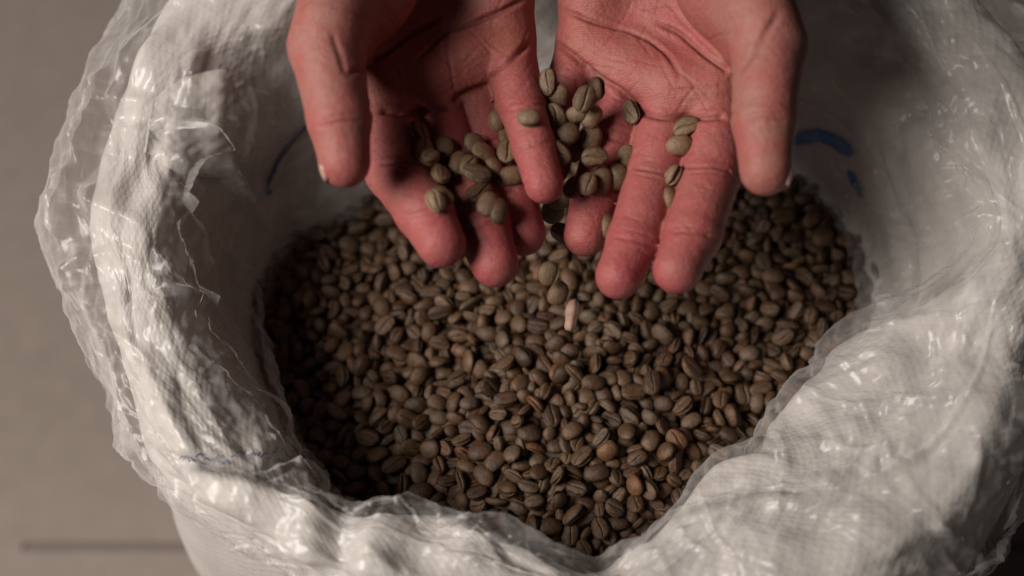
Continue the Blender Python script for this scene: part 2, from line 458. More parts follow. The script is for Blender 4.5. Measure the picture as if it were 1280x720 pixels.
def traced(lst, U, V):
    h = np.zeros(np.broadcast(U, V).shape)
    for q, hgt, w, sharp in lst:
        bb = np.full(h.shape, 1e9); tt = np.zeros(h.shape); n = len(q) - 1
        Ur = (U - q[:, 0].mean() + PER / 2) % PER - PER / 2 + q[:, 0].mean()
        for i in range(n):
            a, b = q[i], q[i + 1]; ab = b - a; L2 = max(float(ab @ ab), 1e-6)
            t = np.clip(((Ur - a[0]) * ab[0] + (V - a[1]) * ab[1]) / L2, 0, 1)
            dd = np.hypot(Ur - a[0] - t * ab[0], V - a[1] - t * ab[1])
            m = dd < bb; bb = np.where(m, dd, bb); tt = np.where(m, (i + t) / n, tt)
        fade = np.clip(np.minimum(tt, 1 - tt) * 5 + 0.1, 0, 1)
        g = np.clip(1 - bb / w, 0, 1) if sharp else np.exp(-(bb / w) ** 2)
        h += hgt * g * fade
    return h
SACK_FOLDS = trace_folds([
    ([(212, 575), (260, 582), (330, 594), (400, 606), (436, 614)], -6.0, 5, True), ([(225, 600), (300, 618), (380, 640), (430, 640)], 4.5, 12, False),
    ([(445, 625), (428, 660), (420, 719)], -6.0, 7, False), ([(400, 640), (388, 680), (380, 719)], 2.5, 10, False), ([(470, 640), (462, 680), (470, 719)], 2.5, 10, False),
    ([(545, 640), (520, 680), (515, 719)], -2.5, 9, False), ([(600, 650), (585, 690), (590, 719)], 2.5, 12, False), ([(752, 694), (756, 719)], -5.0, 9, False),
    ([(1190, 390), (1140, 470), (1080, 540)], -2.5, 12, False), ([(1120, 420), (1060, 480), (1010, 520)], 2.5, 14, False), ([(1255, 420), (1240, 500), (1200, 590)], 2.5, 12, False),
    ([(840, 640), (900, 620), (960, 610), (1040, 620)], -3.0, 6, False), ([(870, 600), (940, 580), (1000, 590)], 3.0, 7, False),
    ([(100, 330), (150, 350), (220, 330)], -5.0, 10, False), ([(110, 180), (160, 200), (230, 190)], -6.0, 12, False), ([(150, 60), (200, 90), (260, 80)], 5.0, 12, False),
    ([(1100, 60), (1150, 110), (1230, 130)], -6.0, 12, False), ([(1120, 200), (1180, 190), (1260, 160)], 5.0, 14, False), ([(1110, 300), (1180, 280), (1270, 290)], -4.0, 12, False)])
FILM_FOLDS = trace_folds([
    ([(130, 180), (180, 175), (245, 180), (290, 235), (340, 300)], 9.0, 6, True), ([(245, 180), (200, 150), (140, 140)], 6.0, 5, True),
    ([(120, 250), (170, 290), (210, 360)], 6.0, 6, True), ([(200, 240), (240, 300), (250, 350)], 6.0, 5, True), ([(260, 300), (300, 360), (330, 420)], 5.0, 5, True),
    ([(90, 60), (85, 130), (70, 200)], 7.0, 6, True), ([(75, 210), (90, 260), (60, 310)], 7.0, 6, True), ([(150, 400), (200, 390), (270, 400)], 5.0, 6, True),
    ([(1090, 260), (1160, 270), (1260, 240)], 6.0, 6, True), ([(1080, 290), (1170, 300), (1279, 280)], 5.0, 5, True), ([(1130, 110), (1180, 130), (1230, 120)], 7.0, 8, True),
    ([(1250, 430), (1262, 500), (1255, 545), (1230, 548)], 5.0, 5, True), ([(1000, 500), (1060, 520), (1120, 515)], 3.0, 5, True), ([(1010, 560), (1070, 575), (1120, 570)], 3.0, 5, True),
    ([(1040, 80), (1090, 130), (1160, 140)], 6.0, 7, True)])
FLAP_BULGE = trace_folds([([(215, 130), (245, 150), (270, 170), (262, 205)], 11.0, 26, False)])
def sack_relief(U, V):
    e = np.clip((V - 20) / 40, 0, 1)
    h = 4.0 * vnoise(U + 0.35 * V, V, 14, 90, 3) + 7.0 * facet(U + 0.3 * V, V, 20, 50, 11, 0.55) + 4.2 * facet(U - 0.5 * V, V, 40, 25, 5, 0.55) \
        + 1.8 * facet(U + 0.5 * V, V, 90, 11, 8, 0.6) + 0.6 * facet(U, V, 190, 5, 9, 0.6) + traced(SACK_FOLDS, U, V)
    return e * h * (1 - 0.45 * np.exp(-((V - 98) / 16) ** 2))
def film_relief(U, V):
    e = np.clip((V - 20) / 25, 0.25, 1)
    q = 1 - 0.75 * np.exp(-((V - 98) / 24) ** 2)          # the film lies smoother where it dips over the inner lip
    h = 2.5 * vnoise(U, V, 22, 45, 17) + 9.0 * (1 - q) * vnoise(U, V, 48, 40, 18) \
        + q * (7.5 * facet(U + 0.4 * V, V, 28, 34, 41, 0.6) + 4.8 * facet(U - 0.6 * V, V, 56, 17, 43, 0.6) + 2.4 * facet(U + 0.7 * V, V, 110, 8.5, 47, 0.6)
               + 0.9 * facet(U, V, 230, 4, 53) + folds(U, V) + 1.0 * streaks(U, V)) + traced(FILM_FOLDS, U, V) + traced(FLAP_BULGE, U, V)
    return e * h

def mouth_surface(nu, nv, v0, v1, film):
    th = (np.arange(nu) / nu * 360.0)[:, None]
    v = np.linspace(v0, v1, nv)[None, :]
    P = profile(th, v, film)
    du = np.roll(P, -1, 0) - np.roll(P, 1, 0); dv = np.gradient(P, axis=1)
    N = np.cross(du, dv); N /= np.linalg.norm(N, axis=-1, keepdims=True) + 1e-9
    # outward / upward side: on the inner wall towards the axis and up, outside away from it
    if N[0, nv // 2, 2] < 0: N = -N
    U = th / 360 * PER + 0 * v; V = v * VL + 0 * th
    return P, N, U, V
def build_sack():
    nu, nv = 620, 170
    P, N, U, V = mouth_surface(nu, nv, 0.0, 1.0, 0.0)
    Q = P + N * sack_relief(U, V)[..., None]
    root = bpy.data.objects.new('woven_sack', None); SC.collection.objects.link(root)
    root.location = (CEN[0] * MM, CEN[1] * MM, FZ * MM)
    root['label'] = 'white woven plastic sack with a rolled-down mouth, full of coffee beans'
    root['category'] = 'sack'
    off = np.array([CEN[0], CEN[1], FZ])
    me = mesh_np('rolled_mouth', Q.reshape(-1, 3) - off, grid_faces(nu, nv, True))
    set_uv(me, np.stack([U.ravel() * 1.15, V.ravel()], -1) * MM)
    link('rolled_mouth', me, M_WOVEN, root)
    # body below the cuff
    nu2, nv2 = 420, 90
    th = (np.arange(nu2) / nu2 * 360.0)[:, None]; w = np.linspace(0, 1, nv2)[None, :]
    a = np.radians(th)
    r0 = periodic(th, 8) - 9
    r = r0 * (1 - 0.02 * w) + 16 * np.sin(np.pi * np.clip(w, 0, 1) ** 0.6) + 0 * w
    r = r * np.clip((1.0 - w) * 14, 0, 1) ** 0.35
    z = 25 + (FZ + 1.5 - 25) * np.clip(w * 1.06, 0, 1) + 0 * th
    Uu = th / 360 * PER + 0 * w; Vv = (25 - z) + 0 * th
    r = r + (5.0 * vnoise(Uu, Vv, 16, 120, 61) + 3.5 * crumple(Uu, Vv * 0.35, 26, 46, PER, 63) + 1.2 * crumple(Uu + 0.3 * Vv, Vv, 60, 18, PER, 65)) * np.clip((1 - w) * 6, 0, 1)
    B = np.stack([CEN[0] + r * np.cos(a), CEN[1] + r * np.sin(a), z], -1)
    me = mesh_np('sack_body', B.reshape(-1, 3) - off, grid_faces(nu2, nv2, True))
    set_uv(me, np.stack([Uu.ravel() * 1.15, Vv.ravel()], -1) * MM)
    link('sack_body', me, M_WOVEN, root)
    return root, Q, N
SACK, SACK_Q, SACK_N = build_sack()

from mathutils import Vector
from mathutils.bvhtree import BVHTree
SACK_BVH = BVHTree.FromPolygons([Vector(p) for p in SACK_Q.reshape(-1, 3)], grid_faces(SACK_Q.shape[0], SACK_Q.shape[1], True).tolist())
SACK_OFF = np.array([CEN[0], CEN[1], FZ])
def on_sack(px, py):
    hit, nrm, _, _ = SACK_BVH.ray_cast(Vector(CAM), Vector(ray(px, py)).normalized())
    if hit is None: return None, None
    n = np.array(nrm); n = -n if n @ ray(px, py) > 0 else n
    return np.array(hit), n
def resample(pix, step):
    pix = np.array(pix, float); out = []
    for a, b in zip(pix[:-1], pix[1:]):
        m = max(1, int(np.hypot(*(b - a)) / step))
        out += [a + (b - a) * s / m for s in range(m)]
    return out + [pix[-1]]
def stripe(name, pix, width, mat, lift=0.9):
    pts = [on_sack(*p) for p in resample(pix, 4)]
    pts = [p for p in pts if p[0] is not None]
    V = []
    for i, (p, n) in enumerate(pts):
        t = pts[min(i + 1, len(pts) - 1)][0] - pts[max(i - 1, 0)][0]; t /= np.linalg.norm(t) + 1e-9
        s = np.cross(t, n); s /= np.linalg.norm(s) + 1e-9
        w = width * (0.9 + 0.2 * random.random()) * (0.5 + 0.5 * min(1, min(i, len(pts) - 1 - i) / 3))
        for q in (-0.5, 0, 0.5): V.append(p + n * (lift + 0.3 * (q == 0)) + s * w * q)
    me = mesh_np(name, np.array(V) - SACK_OFF, grid_faces(len(pts), 3))
    o = link(name, me, mat, SACK); return o
stripe('printed_stripe', [(392, 146), (368, 172), (348, 198), (336, 224), (331, 241)], 2.0, M_THREAD)
stripe('printed_stripe', [(333, 236), (336, 243)], 6.0, M_BLUE)
stripe('printed_stripe', [(985, 176), (1025, 168), (1048, 178), (1066, 194)], 6.0, M_BLUE)
stripe('printed_stripe', [(1062, 214), (1072, 232), (1078, 246)], 4.5, M_BLUE)
_s = random.Random(4)
for x in np.arange(226, 374, 6.2):                        # blue thread stitched along the fold
    y = 573 - (x - 226) * 0.03 + _s.uniform(-4, 4)
    stripe('stitch', [(x, y), (x + 4, y + _s.uniform(-5, 5)), (x + 7, y + _s.uniform(-6, 6))], _s.uniform(0.7, 1.4), M_THREAD, 1.0)

def build_flap():
    n = 46
    top = [(190, 118), (232, 96), (288, 86)]; bot = [(180, 190), (222, 216), (287, 223)]
    def along(c, t):
        t *= 2; i = min(int(t), 1); f = t - i
        return np.array(c[i]) * (1 - f) + np.array(c[i + 1]) * f
    V, UVs = [], []
    for i in range(n):
        a = i / (n - 1)
        for j in range(n):
            b = j / (n - 1)
            p = along(top, a) * (1 - b) + along(bot, a) * b
            h, nn = on_sack(*p)
            if h is None: h, nn = at_depth(*p, 620), -CF
            lift = 0.5 + 11 * a ** 1.6 - 5 * max(0, (a - 0.96) / 0.04) ** 2 - 4 * max(0, (b - 0.95) / 0.05) ** 2 - 6 * max(0, (0.12 - b) / 0.12) ** 2
            V.append(h - ray(*p) * lift); UVs.append((a * 30, b * 36))
    V = np.array(V); G = V.reshape(n, n, 3)
    for _ in range(12):                                   # even out the cast points so the cloth spans the hollow
        G[1:-1, 1:-1] = 0.25 * (G[2:, 1:-1] + G[:-2, 1:-1] + G[1:-1, 2:] + G[1:-1, :-2])
    uv = np.array(UVs)
    V = G.reshape(-1, 3) - CF * (1.6 * crumple(uv[:, 0] * 6, uv[:, 1] * 6, 8, 45, PER, 77) + 0.8 * crumple(uv[:, 0] * 6, uv[:, 1] * 6, 30, 18, PER, 78))[:, None]
    me = mesh_np('folded_flap', V - SACK_OFF, grid_faces(n, n)); set_uv(me, uv * MM)
    o = link('folded_flap', me, M_WOVEN, SACK)
    m = o.modifiers.new('cloth', 'SOLIDIFY'); m.thickness = 0.0012
build_flap()

def build_liner():
    nu, nv = 1000, 290
    P, N, U, V = mouth_surface(nu, nv, 0.06, 0.985, 1.0)
    h = 2.2 + sack_relief(U, V) + np.maximum(film_relief(U, V) + 3.0, 0.3) + 0.0
    Q = P + N * h[..., None]
    off = np.array([CEN[0], CEN[1], -45.0])
    me = mesh_np('plastic_liner', Q.reshape(-1, 3) - off, grid_faces(nu, nv, True))
    o = link('plastic_liner', me, M_FILM, label='clear crinkled plastic liner bag folded out over the sack mouth', category='liner bag')
    o.location = off * MM
    return o, Q
LINER, LINER_Q = build_liner()

# ------------------------------------------------------------------ hands: signed distance modelling
def P3(p): return at_depth(p[0], p[1], p[2])
def cone(X, a, b, ra, rb):
    ab = b - a; L2 = float(ab @ ab)
    t = np.clip(((X - a) @ ab) / L2, 0, 1)
    return np.linalg.norm(X - a - t[:, None] * ab, axis=1) - (ra + t * (rb - ra))
def smin(a, b, k):
    h = np.clip(0.5 + 0.5 * (b - a) / k, 0, 1)
    return b + (a - b) * h - k * h * (1 - h)

class Hand:
    def __init__(self, spec):
        self.f = {}
        for name, (pts, rad) in spec['fingers'].items():
            self.f[name] = ([P3(p) for p in pts], rad)
        self.thumb = ([P3(p) for p in spec['thumb'][0]], spec['thumb'][1])
        self.palm = [(P3(a), P3(b), ra, rb) for a, b, ra, rb in spec['palm']]
        self.arm = [(P3(a), P3(b), ra, rb) for a, b, ra, rb in spec['arm']]
        self.thenar = [(P3(a), P3(b), ra, rb) for a, b, ra, rb in spec['thenar']]
        self.creases = []; self.pending = []
        allp = [p for pts, _ in self.f.values() for p in pts] + self.thumb[0] + [q for s in self.palm + self.arm + self.thenar for q in s[:2]]
        A = np.array(allp); self.lo = A.min(0) - 32; self.hi = A.max(0) + 32
    def palmar(self, a, b):
        d = (b - a) / np.linalg.norm(b - a)
        n = -CF - d * ((-CF) @ d)
        return n / np.linalg.norm(n)
    def finger(self, X, pts, rad, thumb=False):
        d = None
        for i in range(len(pts) - 1):
            e = cone(X, pts[i], pts[i + 1], rad[i], rad[i + 1])
            d = e if d is None else smin(d, e, 2.5)
        # soft pads on the palm side of each segment
        for i in range(len(pts) - 1):
            a, b = pts[i], pts[i + 1]; n = self.palmar(a, b)
            if i == 0: lo, hi = (0.55, 0.85)
            elif i == len(pts) - 2: lo, hi = (0.35, 0.95)
            else: lo, hi = (0.3, 0.7)
            r = 0.5 * (rad[i] + rad[i + 1])
            o = 0.24 if i < len(pts) - 2 else 0.10
            e = cone(X, a + (b - a) * lo + n * r * o, a + (b - a) * hi + n * r * o, r * 0.84, r * 0.82)
            d = smin(d, e, 2.2)
        return d
    def eval(self, X, detail=True):
        d = None
        for a, b, ra, rb in self.palm:
            e = cone(X, a, b, ra, rb); d = e if d is None else smin(d, e, 9)
        for a, b, ra, rb in self.arm: d = smin(d, cone(X, a, b, ra, rb), 14)
        for a, b, ra, rb in self.thenar: d = smin(d, cone(X, a, b, ra, rb), 6)
        fd = None
        for pts, rad in self.f.values():
            e = self.finger(X, pts, rad); fd = e if fd is None else smin(fd, e, 0.7)
        d = smin(d, fd, 2.6)
        tp, tr = self.thumb
        d = smin(d, self.finger(X, tp, tr, True), 5.0)
        if detail:
            c, _ = self.crease_depth(X); d = d + c
        return d
    def crease_depth(self, X):
        out = np.zeros(len(X)); mask = np.zeros(len(X))
        for pts, w, dep in self.creases:
            best = np.full(len(X), 1e9); tt = np.zeros(len(X))
            n = len(pts) - 1
            lo, hi = pts.min(0) - 4 * w - 1, pts.max(0) + 4 * w + 1
            sel = np.all((X > lo) & (X < hi), axis=1)
            if not sel.any(): continue
            Y = X[sel]; bb = np.full(len(Y), 1e9); ts = np.zeros(len(Y))
            for i in range(n):
                a, b = pts[i], pts[i + 1]; ab = b - a
                t = np.clip(((Y - a) @ ab) / max(float(ab @ ab), 1e-6), 0, 1)
                dd = np.linalg.norm(Y - a - t[:, None] * ab, axis=1)
                m = dd < bb; bb[m] = dd[m]; ts[m] = ((i + t) / n)[m]
            fade = np.clip(np.minimum(ts, 1 - ts) * 6 + 0.15, 0, 1)
            g = np.exp(-(bb / w) ** 2) * fade - 0.22 * np.exp(-(bb / (2.6 * w)) ** 2) * fade
            out[sel] += dep * g
            mask[sel] = np.maximum(mask[sel], np.exp(-(bb / (w * 0.9)) ** 2) * fade * min(1.0, dep / 1.0))
        return out, mask
    def trace_many(self, pix, start=400.0):
        pix = np.asarray(pix, float)
        dr = CF + CR * ((pix[:, :1] - 640) / FPX) + CU * ((360 - pix[:, 1:]) / FPX)
        dr /= np.linalg.norm(dr, axis=1, keepdims=True)
        t = np.full(len(pix), start); d = t * 0 + 1
        for _ in range(60):
            d = self.eval(CAM + dr * t[:, None], False)
            t = np.minimum(t + d * 0.9, 900)
        return CAM + dr * t[:, None], np.abs(d) < 0.3
    def trace(self, px, py):
        p, ok = self.trace_many([(px, py)])
        return p[0] if ok[0] else None
    def normal(self, p):
        e = 0.4; X = np.array([p + s * e * np.eye(3)[k] for k in range(3) for s in (1, -1)])
        v = self.eval(X, False); n = np.array([v[0]-v[1], v[2]-v[3], v[4]-v[5]])
        return n / np.linalg.norm(n)
    def grad(self, X):
        e = 0.25; base = np.empty((len(X), 3))
        for k in range(3):
            v = np.zeros(3); v[k] = e
            base[:, k] = self.eval(X + v) - self.eval(X - v)
        return base / (np.linalg.norm(base, axis=1, keepdims=True) + 1e-9)
    def add_crease(self, pix, w, dep):
        # resample the pixel polyline and drop it on the surface
        pts = []
        pix = np.array(pix, float)
        for i in range(len(pix) - 1):
            n = max(2, int(np.hypot(*(pix[i + 1] - pix[i])) / 5))
            for s in range(n): pts.append(pix[i] + (pix[i + 1] - pix[i]) * s / n)
        pts.append(pix[-1])
        self.pending.append((pts, w, dep))
    def drop_creases(self):
        allp = np.concatenate([np.array(p) for p, _, _ in self.pending])
        P, ok = self.trace_many(allp); k = 0
        for pts, w, dep in self.pending:
            W = P[k:k + len(pts)][ok[k:k + len(pts)]]; k += len(pts)
            for _ in range(2):
                if len(W) > 4: W[1:-1] = 0.5 * W[1:-1] + 0.25 * (W[2:] + W[:-2])
            if len(W) > 1: self.creases.append((W, w, dep))

def surface_nets(fn, lo, hi, h):
    n = np.ceil((hi - lo) / h).astype(int) + 1
    ax = [lo[k] + h * np.arange(n[k]) for k in range(3)]
    G = np.stack(np.meshgrid(*ax, indexing='ij'), -1).reshape(-1, 3)
    D = np.empty(len(G))
    for s in range(0, len(G), 200000): D[s:s + 200000] = fn(G[s:s + 200000])
    D = D.reshape(n); inside = D < 0
    c = [(i, j, k) for i in (0, 1) for j in (0, 1) for k in (0, 1)]
    sl = lambda o: tuple(slice(o[q], n[q] - 1 + o[q]) for q in range(3))
    cnt = sum(inside[sl(o)].astype(int) for o in c)
    act = (cnt > 0) & (cnt < 8)
    idx = -np.ones(act.shape, int); cells = np.argwhere(act); idx[act] = np.arange(len(cells))
    acc = np.zeros((len(cells), 3)); num = np.zeros(len(cells))
    for a in c:
        for q in range(3):
            if a[q]: continue
            b = list(a); b[q] = 1
            ca = cells + np.array(a); cb = cells + np.array(b)
            va = D[tuple(ca.T)]; vb = D[tuple(cb.T)]
            m = (va < 0) != (vb < 0); t = np.where(m, va / np.where(m, va - vb, 1), 0)
            acc += np.where(m[:, None], np.array(a) + t[:, None] * (np.array(b) - np.array(a)), 0); num += m
    V = lo + h * (cells + acc / num[:, None])
    F = []
    for q in range(3):
        p, r = (q + 1) % 3, (q + 2) % 3
        sa = [slice(None)] * 3; sb = [slice(None)] * 3; sa[q] = slice(0, -1); sb[q] = slice(1, None)
        cross = np.argwhere(inside[tuple(sa)] != inside[tuple(sb)])
        cross = cross[(cross[:, p] > 0) & (cross[:, r] > 0) & (cross[:, p] < n[p] - 1) & (cross[:, r] < n[r] - 1)]
        ep = np.zeros(3, int); ep[p] = 1; er = np.zeros(3, int); er[r] = 1
        A = idx[tuple(cross.T)]; B = idx[tuple((cross - ep).T)]; Cc = idx[tuple((cross - ep - er).T)]; Dd = idx[tuple((cross - er).T)]
        quad = np.stack([A, B, Cc, Dd], -1)
        flip = ~inside[tuple(cross.T)]
        quad[flip] = quad[flip][:, ::-1]
        F.append(quad)
    return V, np.concatenate(F)
def subdivide(V, F):
    E = np.stack([F, np.roll(F, -1, 1)], -1).reshape(-1, 2); E.sort(1)
    Eu, inv = np.unique(E, axis=0, return_inverse=True); inv = inv.reshape(F.shape)
    nv, ne = len(V), len(Eu)
    V2 = np.concatenate([V, V[Eu].mean(1), V[F].mean(1)])
    e = nv + inv; f = nv + ne + np.arange(len(F))
    out = [np.stack([F[:, k], e[:, k], f, e[:, k - 1]], -1) for k in range(4)]
    return V2, np.concatenate(out)

L_SPEC = dict(
    fingers=dict(
        index=([(474, 92, 521), (496, 212, 502), (530, 263, 489), (552, 305, 481)], [12.00, 11.12, 10.04, 8.20]),
        middle=([(528, 86, 526), (566, 212, 510), (602, 282, 498), (619, 330, 490)], [12.00, 11.12, 9.72, 8.10]),
        ring=([(578, 72, 530), (608, 180, 519), (636, 240, 510), (654, 292, 504)], [11.50, 10.48, 9.50, 7.90]),
        pinky=([(629, 38, 530), (651, 130, 508), (667, 182, 498), (680, 231, 491)], [11.0, 8.4, 7.4, 6.6])),
    thumb=([(446, -60, 496), (408, 58, 478), (424, 148, 470), (431, 203, 468)], [17.0, 12.6, 10.4, 8.3]),
    palm=[((540, -250, 540), (474, 92, 522), 14, 13), ((550, -250, 542), (528, 86, 526), 14, 13),
          ((565, -250, 542), (578, 72, 529), 14, 12.5), ((580, -250, 542), (627, 38, 531), 14, 12),
          ((472, 98, 517), (482, 112, 513), 12, 11), ((482, 112, 513), (535, 108, 517), 10.5, 10.5), ((535, 108, 517), (584, 88, 521), 10.5, 10), ((584, 88, 521), (632, 58, 523), 10, 9.5),
          ((600, -190, 530), (622, -10, 526), 15, 12)],
    thenar=[((490, -190, 512), (452, -20, 498), 19, 19), ((452, -20, 498), (430, 50, 494), 18, 11)],
    arm=[((560, -250, 542), (555, -380, 552), 24, 23), ((555, -380, 552), (520, -760, 575), 23, 32)])
R_SPEC = dict(
    fingers=dict(
        index=([(899, 92, 521), (890, 212, 503), (866, 292, 489), (846, 338, 482)], [12.00, 10.80, 9.83, 8.00]),
        middle=([(848, 86, 525), (820, 214, 509), (793, 302, 495), (773, 346, 488)], [12.00, 10.58, 9.40, 7.80]),
        ring=([(795, 72, 531), (767, 172, 521), (746, 242, 514), (731, 295, 509)], [11.50, 9.94, 9.07, 7.40]),
        pinky=([(737, 42, 534), (708, 112, 527), (697, 168, 523), (690, 210, 519)], [11.0, 8.2, 7.0, 6.2])),
    thumb=([(912, -60, 497), (961, 58, 479), (955, 150, 471), (957, 213, 468)], [17.0, 12.6, 10.4, 8.4]),
    palm=[((830, -250, 540), (899, 92, 522), 14, 13), ((820, -250, 542), (848, 86, 525), 14, 13),
          ((805, -250, 542), (795, 72, 530), 14, 12.5), ((790, -250, 542), (738, 42, 533), 14, 12),
          ((899, 98, 517), (890, 116, 513), 12, 11), ((888, 116, 513), (840, 114, 516), 10.5, 10.5), ((840, 114, 516), (790, 92, 522), 10.5, 10), ((790, 92, 522), (736, 58, 526), 10, 9.5),
          ((770, -190, 530), (742, -10, 528), 15, 12)],
    thenar=[((880, -190, 512), (915, -20, 498), 19, 19), ((915, -20, 498), (938, 50, 494), 18, 11)],
    arm=[((810, -250, 542), (815, -380, 552), 24, 23), ((815, -380, 552), (850, -760, 575), 23, 32)])

HL, HR = Hand(L_SPEC), Hand(R_SPEC)
# creases traced on the skin: (pixel polyline, half width mm, depth mm)
for pix, w, dep in [
    ([(556, 18), (537, 31), (509, 45), (481, 67), (461, 80), (436, 93)], 1.0, 2.2),
    ([(662, -6), (652, 1), (621, 17), (585, 31), (559, 39), (537, 59), (520, 76)], 1.0, 1.8),
    ([(560, 20), (558, 60), (566, 100), (570, 122)], 0.8, 0.5),
    ([(664, 52), (638, 76), (618, 90), (610, 106)], 1.3, 2.0),
    ([(458, 137), (482, 139), (506, 142)], 1.3, 2.2), ([(506, 143), (535, 137), (565, 134)], 1.3, 2.0), ([(565, 127), (585, 114), (612, 107)], 1.3, 2.0),
    ([(462, 212), (480, 204), (505, 202), (526, 205)], 0.8, 0.8), ([(466, 219), (485, 211), (512, 210)], 0.6, 0.4),
    ([(500, 268), (525, 262), (556, 252)], 0.7, 0.6), ([(505, 274), (530, 268), (552, 261)], 0.5, 0.25),
    ([(575, 292), (600, 284), (628, 272)], 0.7, 0.65), ([(545, 225), (566, 214), (590, 206)], 0.8, 0.8),
    ([(615, 246), (638, 238), (660, 230)], 0.7, 0.6), ([(590, 186), (610, 176), (628, 170)], 0.8, 0.7),
    ([(645, 188), (668, 182), (690, 177)], 0.7, 0.6), ([(646, 194), (668, 187), (688, 183)], 0.5, 0.25), ([(626, 142), (650, 136), (680, 130)], 0.7, 0.45), ([(632, 132), (655, 127), (676, 124)], 0.5, 0.3),
    ([(400, 158), (425, 152), (455, 150)], 0.8, 0.5), ([(402, 150), (428, 143), (452, 142)], 0.6, 0.35), ([(432, 95), (425, 70), (415, 40)], 1.2, 0.6),
    ([(600, 10), (560, 40), (520, 46)], 0.6, 0.3), ([(640, 30), (600, 56), (575, 84)], 0.6, 0.3)]: HL.add_crease(pix, w, dep)
for pix, w, dep in [
    ([(820, 28), (848, 40), (880, 68), (905, 86), (918, 94)], 1.0, 2.0),
    ([(690, 5), (715, 17), (745, 29), (785, 38), (812, 50), (835, 68), (850, 95)], 1.0, 1.5),
    ([(735, 84), (750, 98), (775, 112), (798, 134)], 1.3, 2.0), ([(796, 140), (825, 147), (868, 147)], 1.3, 2.0), ([(866, 148), (895, 147), (920, 143)], 1.3, 2.2), ([(691, 50), (712, 66), (738, 87)], 1.3, 1.8),
    ([(852, 210), (892, 208), (926, 219)], 0.8, 0.8), ([(856, 217), (890, 215), (922, 226)], 0.55, 0.4),
    ([(836, 290), (868, 290), (896, 298)], 0.7, 0.6), ([(838, 284), (870, 284), (894, 291)], 0.5, 0.25),
    ([(790, 210), (818, 214), (846, 222)], 0.8, 0.8), ([(790, 217), (816, 222), (842, 229)], 0.55, 0.4),
    ([(766, 296), (790, 300), (820, 310)], 0.7, 0.6), ([(743, 168), (760, 174), (790, 180)], 0.8, 0.7), ([(722, 236), (746, 240), (770, 246)], 0.7, 0.6),
    ([(930, 152), (955, 148), (985, 150)], 0.8, 0.45), ([(930, 143), (955, 139), (984, 142)], 0.6, 0.35), ([(922, 96), (940, 70), (965, 30), (975, 12)], 1.3, 0.7),
    ([(830, 112), (850, 112), (915, 106)], 0.7, 0.35), ([(830, 0), (862, 36), (890, 60)], 0.6, 0.25)]: HR.add_crease(pix, w, dep)

# fine lines: small parallel wrinkles beside each joint and a loose net over the palms
_h = random.Random(9)
for H, spec, side in ((HL, L_SPEC, 1), (HR, R_SPEC, -1)):
    for name, (pts, rad) in spec['fingers'].items():
        for j in (1, 2):
            a, b, c = np.array(pts[j - 1][:2], float), np.array(pts[j][:2], float), np.array(pts[j + 1][:2], float)
            t = (c - a) / np.linalg.norm(c - a); nrm = np.array([-t[1], t[0]]); half = rad[j] * 3.3
            for q in range(5):
                o = _h.uniform(-26, 26); x0 = _h.uniform(-0.8, 0.1); x1 = x0 + _h.uniform(0.4, 0.9)
                p0 = b + t * o + nrm * half * x0; p1 = b + t * (o + _h.uniform(-3, 3)) + nrm * half * min(x1, 0.85)
                H.add_crease([p0, (p0 + p1) / 2 + t * _h.uniform(-2, 2), p1], 0.5, _h.uniform(0.12, 0.3))
    cx = 560 if side == 1 else 800
    for q in range(34):
        p = np.array([cx + _h.uniform(-100, 105), _h.uniform(2, 125)]); an = _h.choice([0.5, 1.1, 2.2, 2.8]) + _h.gauss(0, 0.25)
        d = np.array([math.cos(an), math.sin(an)]) * _h.uniform(12, 34)
        H.add_crease([p - d, p + np.array([-d[1], d[0]]) * _h.uniform(-0.15, 0.15), p + d], 0.55, _h.uniform(0.12, 0.32))
HL.drop_creases(); HR.drop_creases()
def vertex_normals(V, F):
    fn = np.cross(V[F[:, 2]] - V[F[:, 0]], V[F[:, 3]] - V[F[:, 1]])
    n = np.zeros_like(V)
    for k in range(4):
        for c in range(3): n[:, c] += np.bincount(F[:, k], fn[:, c], len(V))
    return n / (np.linalg.norm(n, axis=1, keepdims=True) + 1e-9)
def nail_mesh(p_dip, p_tip, r_tip, palmar, twist=0.0, reach=0.63):
    d = (p_tip - p_dip) / np.linalg.norm(p_tip - p_dip)
    n = -palmar; s = np.cross(d, n)
    n, s = n * math.cos(twist) + s * math.sin(twist), s * math.cos(twist) - n * math.sin(twist)
    nu, nv = 11, 9
    V = []
    for i in range(nu):
        a = (i / (nu - 1) - 0.5) * 1.9
        for j in range(nv):
            t = j / (nv - 1)
            along = -0.75 * r_tip + t * (0.75 + reach) * r_tip
            fall = 1 - 0.14 * max(0, t - 0.4) ** 2 * 4
            half = 1 - 0.25 * max(0, t - 0.7) - 0.15 * max(0, 0.3 - t)
            aa = a * half
            rr = r_tip * 1.05 * (1 if along < 0 else math.sqrt(max(0.0, 1 - (along / (1.25 * r_tip)) ** 2)))
            V.append(p_tip + d * along + (n * math.cos(aa) + s * math.sin(aa)) * rr)
    return V, grid_faces(nu, nv)

